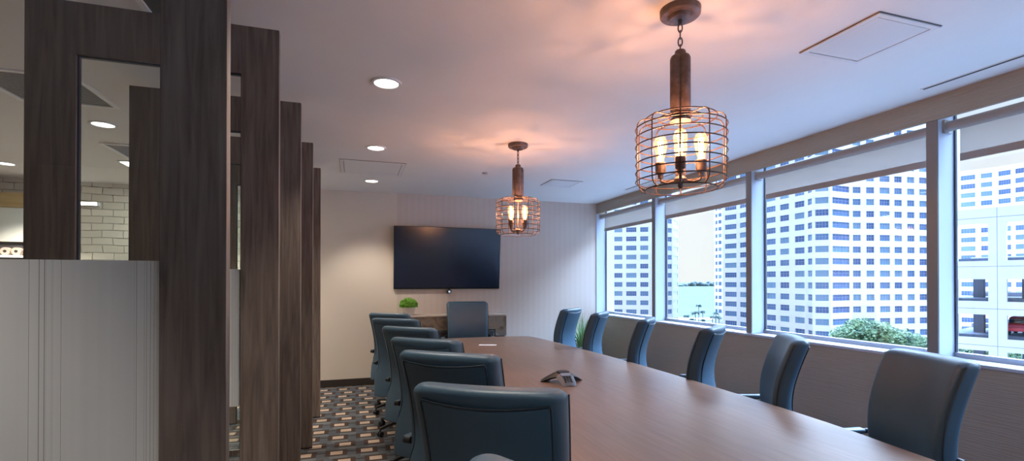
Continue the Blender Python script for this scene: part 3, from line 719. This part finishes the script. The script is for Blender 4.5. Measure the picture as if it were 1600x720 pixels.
# ------------------------------------------------------------------ table
def spline(pts, n):
    out = []
    for i in range(len(pts)-1):
        p0, p1, p2, p3 = [Vector(pts[max(0, min(len(pts)-1, j))]) for j in (i-1, i, i+1, i+2)]
        for k in range(n):
            u = k/n; out.append(.5*((2*p1)+(-p0+p2)*u+(2*p0-5*p1+4*p2-p3)*u*u+(-p0+3*p1-3*p2+p3)*u**3))
    out.append(Vector(pts[-1])); return out
right = spline([(2.30, .75), (2.375, 1.484), (2.443, 1.95), (2.477, 2.45), (2.495, 3.05), (2.502, 3.75), (2.485, 4.497), (2.445, 5.20), (2.385, 6.02), (2.34, 6.40)], 5)
far = [(2.30, 6.475), (2.22, 6.51), (1.9, 6.535), (1.6, 6.545)]
half = [(v.x, v.y) for v in right]+far
XC = 1.60
poly = half+[(2*XC-x, y) for x, y in reversed(half[:-1])]
tb = tag(empty('conference_table', (XC, 3.6, 0)), 'long boat-shaped brown wood conference table with blue chairs all round', 'table')
bm = bmesh.new(); fs = prism(bm, [(x-XC, y-3.6) for x, y in poly], .715, .75)
bmesh.ops.bevel(bm, geom=[e for e in fs[1].edges], offset=.006, segments=2, affect='EDGES'); mesh_obj('tabletop', bm, table_m, tb, 30)
bm = bmesh.new(); prism(bm, [((x-XC)*.42, (y-3.6)*.80) for x, y in poly], .655, .7149); mesh_obj('apron', bm, edge_m, tb)
for y in (-2.0, 0, 2.0):
    bm = bmesh.new(); box(bm, -.34, .34, y-.28, y+.28, .06, .675, bev=.01); box(bm, -.38, .38, y-.32, y+.32, 0, .06, bev=.01); mesh_obj('pedestal', bm, edge_m, tb, 30)

# card
c_ = tag(mesh_obj('paper_card', newbox(-.105, .105, -.035, .035, 0, .003), paper_m, None, None, (1.525, 5.70, .7505)), 'small white paper card lying on the far part of the table', 'card'); c_.rotation_euler = (0, 0, R(-20))

# conference phone: three-legged star with keypad leg
ph = tag(empty('conference_phone', (1.512, 3.44, .7505), R(-6)), 'black three-legged conference phone with keypad, on the table centre', 'phone')
def leg_shape(bm, ang, mi, L=.165, w0=.052, w1=.036, zt=.082, lift=0, th=.014):
    # arched leg from hub down to a foot: top surface strip + underside
    ca, sa = math.cos(ang), math.sin(ang); secs = []
    for j in range(9):
        u = j/8; r_ = .0+L*u; z = zt*(1-u**1.7)+.010*u+lift; w = w0+(w1-w0)*u
        t2 = th*(1-.35*u)
        sec = []
        for (s_, dz) in ((-1, -.032*(1-.6*u)), (-.65, -.012*(1-.6*u)), (0, .002), (.65, -.012*(1-.6*u)), (1, -.032*(1-.6*u)), (.8, -.026-t2), (-.8, -.026-t2)):
            x, y = r_, s_*w
            sec.append(bm.verts.new((x*ca-y*sa, x*sa+y*ca, max(0.0005, z+dz))))
        secs.append(sec)
    for A, B in zip(secs, secs[1:]):
        for k in range(7):
            f = bm.faces.new((A[k], A[(k+1) % 7], B[(k+1) % 7], B[k])); f.smooth = True
    bm.faces.new(secs[-1]); bm.faces.new(secs[0][::-1])
grille_m = mat('phone_black', (.018, .018, .02), .45); silver_m = mat('phone_silver', (.10, .10, .11), .45, .2)
for k, a in enumerate((R(-90), R(30), R(150))):
    bm = bmesh.new(); leg_shape(bm, a, 0, lift=-.002, w0=.072, w1=.054, th=.014, L=.168); mesh_obj('leg', bm, grille_m if k else silver_m, ph, 40)
    bm = bmesh.new(); leg_shape(bm, a, 0, w0=.062, w1=.046, lift=.004, th=.006, L=.150); mesh_obj('leg_cover', bm, grille_m if k else silver_m, ph, 40)
bm = bmesh.new(); lathe(bm, [(0, .091), (.03, .089), (.050, .082), (.05, .060), (0, .060)], seg=24); mesh_obj('hub', bm, grille_m, ph, 40)
def on_leg(u, y, dz=.007):
    r_ = .150*u; z = .082*(1-u**1.7)+.010*u+dz; return (y, -r_, z)
bm = bmesh.new()
vs = [bm.verts.new(on_leg(u, y, .008)) for u, y in ((.36, -.040), (.36, .040), (.56, .038), (.56, -.038))]; bm.faces.new(vs)
vs2 = [bm.verts.new((v.co.x, v.co.y, v.co.z-.004)) for v in vs]; bm.faces.new(vs2[::-1])
for k in range(4): bm.faces.new((vs[k], vs2[k], vs2[(k+1) % 4], vs[(k+1) % 4]))
bmesh.ops.recalc_face_normals(bm, faces=bm.faces[:]); mesh_obj('display', bm, mat('phone_display', (.25, .27, .33), .2), ph)
for r_ in range(4):
    for q in range(3):
        u = .62+r_*.095; x, y, z = on_leg(u, (q-1)*.022, .0045)
        b_ = mesh_obj('key', newbox(-.0075, .0075, -.0045, .0045, 0, .006, bev=.001), blackp_m, ph, 40); b_.location = (x, y, z); b_.rotation_euler = (R(32), 0, 0)

# ------------------------------------------------------------------ chairs (local +Y is forward, origin on the floor)
PROF = [(.400, -.285), (.50, -.272), (.62, -.247), (.73, -.232), (.84, -.240), (.95, -.268), (1.06, -.306), (1.175, -.352)]
def prof_at(z):
    for (z0, y0), (z1, y1) in zip(PROF, PROF[1:]):
        if z <= z1 or z1 == PROF[-1][0]:
            u = (z-z0)/(z1-z0)
            return y0+(y1-y0)*u
pts_ = spline([(z, y, 0) for z, y in PROF], 8)
def prof_s(z):
    for A, B in zip(pts_, pts_[1:]):
        if A.x <= z <= B.x: return A.y+(B.y-A.y)*(z-A.x)/(B.x-A.x), (B.y-A.y)/(B.x-A.x)
    A, B = (pts_[0], pts_[1]) if z < pts_[0].x else (pts_[-2], pts_[-1])
    return A.y+(B.y-A.y)*(z-A.x)/(B.x-A.x), (B.y-A.y)/(B.x-A.x)
WB = .248
def half_w(z): 
    u = max(0, min(1, (z-.40)/.75)); return .228+.020*(u**.7)
def bmap(x, z, d):                # d: depth forward of the rear surface, along the normal
    y, sl = prof_s(z); n = math.hypot(1, sl); wrap = .030*(x/WB)**2; k = max(0, min(1, (1.14-z)/.2))
    return Vector((x, y+d/(1+(n-1)*k)+wrap, z-d*sl/n*.8*k))
def slab(bm, hw, z0, z1, d0, d1, r, nz=18, rz=None, cs=5):
    """rounded slab following the back profile; hw(z) half width"""
    rz = rz if rz is not None else r
    hd = (d1-d0)/2; dc = (d0+d1)/2; zs = []
    for k in range(6): a = k/5*math.pi/2; zs.append((z0+rz*(1-math.sin(a)), rz*(1-math.cos(math.pi/2-a)) if False else rz*(1-math.cos(math.pi/2*(1-k/5)))))
    zs = [(z0+rz*(1-math.cos(math.pi/2*k/5)), rz*(1-math.sin(math.pi/2*k/5))) for k in range(6)]
    zs += [(z0+rz+(z1-z0-2*rz)*k/nz, 0) for k in range(1, nz)]
    zs += [(z1-rz*(1-math.cos(math.pi/2*k/5)), rz*(1-math.sin(math.pi/2*k/5))) for k in range(5, -1, -1)]
    rings = []
    for z, e in zs:
        X = hw(z)-e; D = max(.002, hd-e*min(1, hd/rz*.95)); rr = max(.001, min(r, D*.98)); ring = []
        for q in range(4):
            cx_ = (X-rr)*(1 if q in (0, 3) else -1); cd = (D-rr)*(1 if q in (0, 1) else -1)
            for j in range(cs):
                a = q*math.pi/2+j/(cs-1)*math.pi/2; ring.append((cx_+rr*math.cos(a), dc+cd+rr*math.sin(a)))
        # split long sides so the wrap bends
        out = []
        for j, pnt in enumerate(ring):
            out.append(pnt); nx = ring[(j+1) % len(ring)]
            if abs(nx[0]-pnt[0]) > .08:
                for h in range(1, 8): out.append((pnt[0]+(nx[0]-pnt[0])*h/8, pnt[1]+(nx[1]-pnt[1])*h/8))
        rings.append([bm.verts.new(bmap(x, z, d)) for x, d in out])
    for A, B in zip(rings, rings[1:]):
        n = len(A)
        for k in range(n):
            f = bm.faces.new((A[k], A[(k+1) % n], B[(k+1) % n], B[k])); f.smooth = True
    bm.faces.new(rings[0][::-1]); bm.faces.new(rings[-1])
    bmesh.ops.recalc_face_normals(bm, faces=bm.faces[:])
def chair_proto():
    root = empty('conference_chair', (0, 0, 0))
    bm = bmesh.new(); slab(bm, half_w, .47, 1.155, .004, .114, .040, rz=.034, cs=7); mesh_obj('backrest', bm, leather_m, root, 80)
    def sag(v): 
        u = max(0, (v.z-.85)/.26); return Vector((v.x, v.y, v.z-.016*u*(1-min(1, (v.x/.2)**2))))
    ins = .040
    bm = bmesh.new(); slab(bm, lambda z: half_w(z)-(ins if z > .70 else ins-(ins+.004)*min(1, (.70-z)/.14)), .385, 1.112, -.002, .040, .010, rz=.010)
    for v in bm.verts: v.co = sag(v.co)
    bp_ = mesh_obj('back_panel', bm, leather_m, root, 60)
    q = []
    for k in range(14): z = .62+(1.100-.62)*k/13; q.append((half_w(z)-(ins+.001 if z > .70 else ins-(ins+.002)*(.70-z)/.14), z))
    w_ = half_w(1.12)-ins
    q += [(w_-.002, 1.108), (w_-.008, 1.113)] + [((w_-.008)*(1-2*k/10), 1.113) for k in range(1, 10)]
    q += [(-x, z) for x, z in reversed(q[:16])]
    bm = bmesh.new(); tube(bm, [sag(bmap(x, z, .0005)) for x, z in q], .0036, 6); mesh_obj('piping', bm, piping_m, bp_, 60)
    for sg in (-1, 1):
        bm = bmesh.new(); tube(bm, [bmap(sg*(half_w(z)+.0003), z, .100-.012) for z in [.60+.53*k/16 for k in range(17)]], .0028, 6); mesh_obj('seam', bm, piping_m, root, 60)
    # seat
    bm = bmesh.new(); box(bm, -.255, .255, -.24, .27, .405, .485, bev=.03, seg=4)
    mesh_obj('seat', bm, leather_m, root, 50)
    bm = newbox(-.13, .13, -.12, .14, .352, .405, bev=.012); me_ = mesh_obj('tilt_mechanism', bm, blackp_m, root, 40)
    bm = bmesh.new(); tube(bm, [(.10, .02, .375), (.24, .02, .372), (.275, .02, .378)], [.005, .005, .009], 8); mesh_obj('lever', bm, chrome_m, me_, 40)
    bm = bmesh.new(); tube(bm, [(-.10, -.05, .375), (-.25, -.05, .372), (-.285, -.05, .378)], [.005, .005, .009], 8); mesh_obj('lever', bm, chrome_m, me_, 40)
    for sg in (-1, 1):
        bm = bmesh.new()
        tube(bm, [(sg*.235, -.19, .705), (sg*.275, -.175, .695), (sg*.295, -.10, .678), (sg*.298, .05, .660), (sg*.296, .10, .63), (sg*.290, .10, .54), (sg*.27, .075, .45), (sg*.20, .06, .402)], .014, 10)
        ar = mesh_obj('armrest', bm, blackp_m, root, 60)
        bm = bmesh.new(); box(bm, sg*.297-.026, sg*.297+.026, -.13, .10, .675, .700, bev=.011, seg=3)
        for v in bm.verts: v.co.z -= (v.co.y+.13)*.07
        mesh_obj('arm_pad', bm, leather_m, ar, 60)
        bm = bmesh.new(); tube(bm, [(sg*.232, -.192, .705), (sg*.262, -.192, .705)], .017, 14); mesh_obj('bolt_cap', bm, blackp_m, ar, 40)
    bm = bmesh.new(); tube(bm, [(0, 0, .10), (0, 0, .36)], .026, 16); tube(bm, [(0, 0, .08), (0, 0, .20)], .034, 16); mesh_obj('gas_column', bm, blackp_m, root, 40)
    bm = bmesh.new(); lathe(bm, [(0, .125), (.04, .125), (.05, .11), (.05, .075), (0, .07)], seg=20)
    ba = mesh_obj('star_base', bm, blackp_m, root, 40)
    for k in range(5):
        a = 2*math.pi*k/5+.5; ca, sa = math.cos(a), math.sin(a)
        bm = bmesh.new()
        secs = []
        for u in (0, .25, .5, .75, 1):
            r_ = .03+.295*u; z = .118-.040*u**1.3; w = .026-.011*u; h = .022-.008*u
            secs.append([bm.verts.new((r_*ca-s_*w*sa, r_*sa+s_*w*ca, z+v_*h)) for s_, v_ in ((-.8, .6), (.8, .6), (1, -.5), (.5, -1), (-.5, -1), (-1, -.5))])
        for A, B in zip(secs, secs[1:]):
            for j in range(6): bm.faces.new((A[j], A[(j+1) % 6], B[(j+1) % 6], B[j]))
        bm.faces.new(secs[0][::-1]); bm.faces.new(secs[-1]); bmesh.ops.recalc_face_normals(bm, faces=bm.faces[:])
        mesh_obj('base_leg', bm, blackp_m, root, 35)
        bm = bmesh.new(); rx, ry = .322*ca, .322*sa
        for s_ in (-1, 1):
            ax = Vector((-sa, ca, 0)); c0 = Vector((rx, ry, .027))
            tube(bm, [c0+ax*s_*.007, c0+ax*s_*.012, c0+ax*s_*.024, c0+ax*s_*.028], [.024, .027, .027, .020], 16)
        tube(bm, [(rx, ry, .03), (rx, ry, .075)], .009, 8); mesh_obj('caster', bm, blackp_m, root, 45)
    return root
proto = chair_proto(); used = False
def place_chair(x, y, face, label, group, scale=1.0):
    """x,y: plan position of the middle of the top edge; face: compass direction faced, degrees from +Y towards +X"""
    global used
    o = proto if not used else copy_tree(proto); used = True
    a = R(face); fy = Vector((math.sin(a), math.cos(a)))
    o.location = (x+fy.x*.33*scale, y+fy.y*.33*scale, 0); o.rotation_euler = (0, 0, -a); o.scale = (scale,)*3
    tag(o, label, 'chair', group); return o
def col_at(px, X):    # where the sight line of column px crosses the line X = const
    r_ = (cF+cR*((px-CX)/FL)); return X*r_.y/r_.x
GL = 'blue chairs along the partition side of the table'; GR = 'blue chairs along the window side of the table'
def LY(px, zc):       # plan point in column px at depth zc
    return plan(px, zc)
for (px, zc, face, lab) in [
    (752, 1.50, 31, 'largest blue leather chair in the foreground seen from behind, left side of the table'),
    (688, 2.25, 37, 'second blue chair from the camera on the left side, directly behind the foreground one'),
    (654, 3.06, 39, 'third blue chair from the camera on the left side of the table'),
    (630, 3.84, 41, 'fourth blue chair from the camera on the left side of the table'),
    (611, 4.72, 34, 'fifth blue chair from the camera on the left side, second from the back wall'),
    (602, 5.52, 34, 'sixth blue chair on the left side, farthest and closest to the back wall')]:
    x, y = plan(px, zc); place_chair(x, y, face, lab, GL, 1.025 if zc < 3 else 1)
x, y = plan(705, .99); place_chair(x+.14, y-.20, 53, 'blue chair whose top corner just pokes in at the bottom edge', GL)
for (px, X, face, lab) in [
    (901, 2.80, -40, 'blue chair on the window side farthest from the camera, beside the green grass plant'),
    (948, 2.80, -47, 'second blue chair from the back wall on the window side'),
    (1023, 2.80, -48, 'third blue chair from the back wall on the window side'),
    (1130, 2.80, -37, 'fourth blue chair from the back wall on the window side, below the mullion'),
    (1257, 2.80, -55, 'fifth blue chair from the back wall on the window side, showing its front'),
    (1476, 2.80, -71, 'large blue chair at right seen from the front, nearest on the window side')]:
    place_chair(X, col_at(px, X), face, lab, GR)
x, y = plan(729, 7.12); hc = place_chair(x, y, 187, 'blue chair at the head of the table in front of the sideboard', 'head chair', 1.06); hc.scale.x = 1.18

# ------------------------------------------------------------------ back wall: television, camera, sideboard, plants
tv = tag(empty('television', (1.365, YB-.03, 1.87)), 'large flat black television mounted on the striped back wall', 'television')
bm = newbox(-.815, .815, -.062, -.022, -.468, .468, bev=.004); mesh_obj('bezel', bm, tvb_m, tv, 30)
mesh_obj('screen', newbox(-.805, .805, -.0635, -.062, -.450, .460), tv_m, tv)
tv.rotation_euler = (R(5.5), 0, 0); mesh_obj('wall_mount', newbox(-.3, .3, -.022, .006, -.25, .25), dark_m, tv)
wc = tag(empty('webcam', (1.372, YB-.062, 1.402)), 'small round video camera hanging under the television', 'webcam')
bm = bmesh.new(); box(bm, -.02, .02, -.03, .03, -.014, 0, bev=.003); lathe(bm, [(0, -.075), (.025, -.072), (.040, -.055), (.043, -.035), (.036, -.018), (0, -.012)], seg=24); mesh_obj('housing', bm, blackp_m, wc, 40)
bm = bmesh.new(); tube(bm, [(0, -.030, -.045), (0, -.047, -.045)], .018, 16); mesh_obj('lens', bm, chrome_m, wc, 40)

stone_m = noisy(mat('mottled_bronze_top', rough=.4, metal=.25), [(.3, (.10, .075, .055)), (.48, (.26, .20, .14)), (.6, (.18, .17, .15)), (.72, (.34, .30, .26))], ns=5, detail=6, dist=1.2)
stoned_m = noisy(mat('pale_top_slab', rough=.3), [(.3, (.40, .33, .27)), (.7, (.50, .43, .36))], ns=6)
sb = tag(empty('sideboard', (1.36, 7.275, 0)), 'mottled bronze sideboard with nail-studded dark doors under the television', 'sideboard')
bm = bmesh.new(); box(bm, -.82, .82, -.215, .215, 1.0, 1.024, bev=.003); mesh_obj('top', bm, stoned_m, sb, 30)
bm = bmesh.new(); box(bm, -.82, .82, -.210, .215, .80, .9995); box(bm, -.82, -.65, -.210, .215, .70, .80); box(bm, .65, .82, -.210, .215, .70, .80); mesh_obj('fascia', bm, stone_m, sb, 30)
mesh_obj('carcass', newbox(-.80, .80, -.19, .21, .10, .80, bev=.003), dark_m, sb, 30)
for i in range(4):
    x0 = -.64+i*.32
    d_ = mesh_obj('door', newbox(x0+.004, x0+.316, -.207, -.190, .13, .79, bev=.003), blackp_m, sb, 30)
    bm = bmesh.new()
    for k in range(20):
        for (xx, zz) in ((x0+.014+k*.0152, .778), (x0+.014+k*.0152, .142)): bmesh.ops.create_icosphere(bm, subdivisions=1, radius=.0045, matrix=Matrix.Translation((xx, -.208, zz)))
    for k in range(40):
        for xx in (x0+.014, x0+.303): bmesh.ops.create_icosphere(bm, subdivisions=1, radius=.0045, matrix=Matrix.Translation((xx, -.208, .142+k*.0159)))
    n_ = mesh_obj('nail_trim', bm, chrome_m, d_, 60); n_['kind'] = 'stuff'
for x in (-.76, .76):
    for y in (-.17, .17): mesh_obj('foot', newbox(x-.03, x+.03, y-.03, y+.03, 0, .10, bev=.004), dark_m, sb, 30)
pot_m = mat('cream_pot', (.62, .56, .50), .5)
green_m = noisy(mat('boxwood_green', rough=.6), [(.3, (.07, .20, .012)), (.7, (.24, .50, .04))], ns=40)
bp0 = tag(empty('potted_boxwood', (.745, 7.22, 1.0245)), 'small round green boxwood plant in a cream pot on the sideboard', 'potted plant')
bm = bmesh.new(); lathe(bm, [(0, 0), (.075, 0), (.092, .095), (.097, .10), (.097, .115), (.086, .115), (.083, .10), (0, .10)], seg=32); mesh_obj('pot', bm, pot_m, bp0, 40)
bm = bmesh.new(); rnd = random.Random(3)
bmesh.ops.create_icosphere(bm, subdivisions=3, radius=.09, matrix=Matrix.Translation((0, 0, .15)) @ Matrix.Diagonal((1.15, 1.15, .85, 1)))
for _ in range(1500):
    a = rnd.uniform(0, 2*math.pi); v = rnd.uniform(-.35, 1); s_ = math.sqrt(1-v*v) if v > 0 else 1
    rr = rnd.uniform(.85, 1.12); c0 = Vector((.118*rr*s_*math.cos(a), .118*rr*s_*math.sin(a), (.15+.092*rr*v))); n0 = Vector((rnd.gauss(0, 1), rnd.gauss(0, 1), rnd.gauss(.4, 1))).normalized(); o0 = n0.orthogonal().normalized()
    vs = [bm.verts.new(c0+n0*.011), bm.verts.new(c0+o0*.006), bm.verts.new(c0-n0*.011), bm.verts.new(c0-o0*.006)]; bm.faces.new(vs)
mesh_obj('foliage', bm, green_m, bp0)
grass_m = noisy(mat('grass_green', rough=.5), [(.3, (.06, .16, .05)), (.7, (.22, .40, .16))], ns=8)
gp = tag(empty('potted_grass', (3.42, 7.02, 0)), 'tall spiky green grass plant in a pot in the window corner behind the chairs', 'potted plant')
bm = bmesh.new(); lathe(bm, [(0, 0), (.12, 0), (.155, .36), (.165, .37), (.165, .40), (.145, .40), (.14, .36), (0, .36)], seg=32); mesh_obj('pot', bm, blackp_m, gp, 40)
bm = bmesh.new(); rnd = random.Random(9)
for _ in range(190):
    a = rnd.uniform(0, 2*math.pi); r0 = rnd.uniform(0, .10); L_ = rnd.uniform(.42, .82); sp = rnd.uniform(.05, .34); w = rnd.uniform(.004, .008)
    prev = None; tw = rnd.uniform(-.4, .4)
    for j in range(8):
        u = j/7; rr = r0+sp*u**1.8; z = .36+L_*(u-.28*u*u*(sp/.3)**1.2); c0 = Vector((rr*math.cos(a+tw*u), rr*math.sin(a+tw*u), z)); sd = Vector((-math.sin(a), math.cos(a), 0))*w*(1-u*.92)
        cur = (bm.verts.new(c0+sd), bm.verts.new(c0-sd))
        if prev: bm.faces.new((prev[0], cur[0], cur[1], prev[1]))
        prev = cur
mesh_obj('blades', bm, grass_m, gp)

# ------------------------------------------------------------------ hallway beyond the partition
wl = tag(empty('added_light_bar', (-3.56, 7.92, 2.535)), 'made-up slim light bar on the painted brick wall, in place of a bright streak seen through the glass', 'added light')  # lamp made up for a bright streak, its glow raised to light the hallway
mesh_obj('housing', newbox(-.32, .32, -.07, -.0005, -.02, .03, bev=.004), white_m, wl, 30); mesh_obj('diffuser', newbox(-.31, .31, -.075, -.07, -.016, .022), emit('bar_light', (1, .97, .9), 9), wl)
cb = tag(empty('wall_cabinet', (-4.62, 7.92, 0)), 'glossy white cabinet with a yellowish wood fascia on the brick wall at far left', 'cabinet')
mesh_obj('body', newbox(-.66, .82, -.34, -.0005, 2.0, 2.42, bev=.004), mat('gloss_white', (.72, .74, .70), .12), cb, 30)
mesh_obj('fascia', newbox(-.67, .83, -.36, -.0005, 2.42, 2.60, bev=.003), noisy(mat('yellow_oak', rough=.5), [(.3, (.42, .29, .12)), (.7, (.50, .36, .17))], (1, 1, 8), 4), cb, 30)
mesh_obj('niche', newbox(-.66, .82, -.30, -.0005, 1.78, 2.0), mat('niche_dark', (.05, .05, .055), .5), cb)
mesh_obj('shelf', newbox(-.66, .82, -.40, -.30, 1.806, 1.8335), white_m, cb)
for i, (px, lab) in enumerate(((7, 'left round roll end in the dark niche at the far left edge'), (24.5, 'right round roll end in the dark niche, beside the wood post'))):
    r_ = (cF+cR*((px-CX)/FL)); x = 7.55*r_.x/r_.y
    ro = tag(empty('paper_roll', (x, 7.55, 1.882)), lab, 'roll', 'round rolls in the hallway niche')
    bm = bmesh.new(); k2 = []
    prof = [(.018, 0), (.046, 0), (.048, .006), (.048, .068), (.018, .068), (.018, 0)]
    lathe(bm, prof, seg=28); bmesh.ops.rotate(bm, verts=bm.verts[:], matrix=Matrix.Rotation(R(90), 3, 'X')); bmesh.ops.translate(bm, verts=bm.verts[:], vec=(0, .069, 0)); mesh_obj('paper', bm, mat('roll_tan%d' % i, (.50, .36, .30), .7), ro, 40)
    bm = bmesh.new(); tube(bm, [(0, .0, 0), (0, .068, 0)], .0178, 16); mesh_obj('core', bm, dark_m, ro, 40)
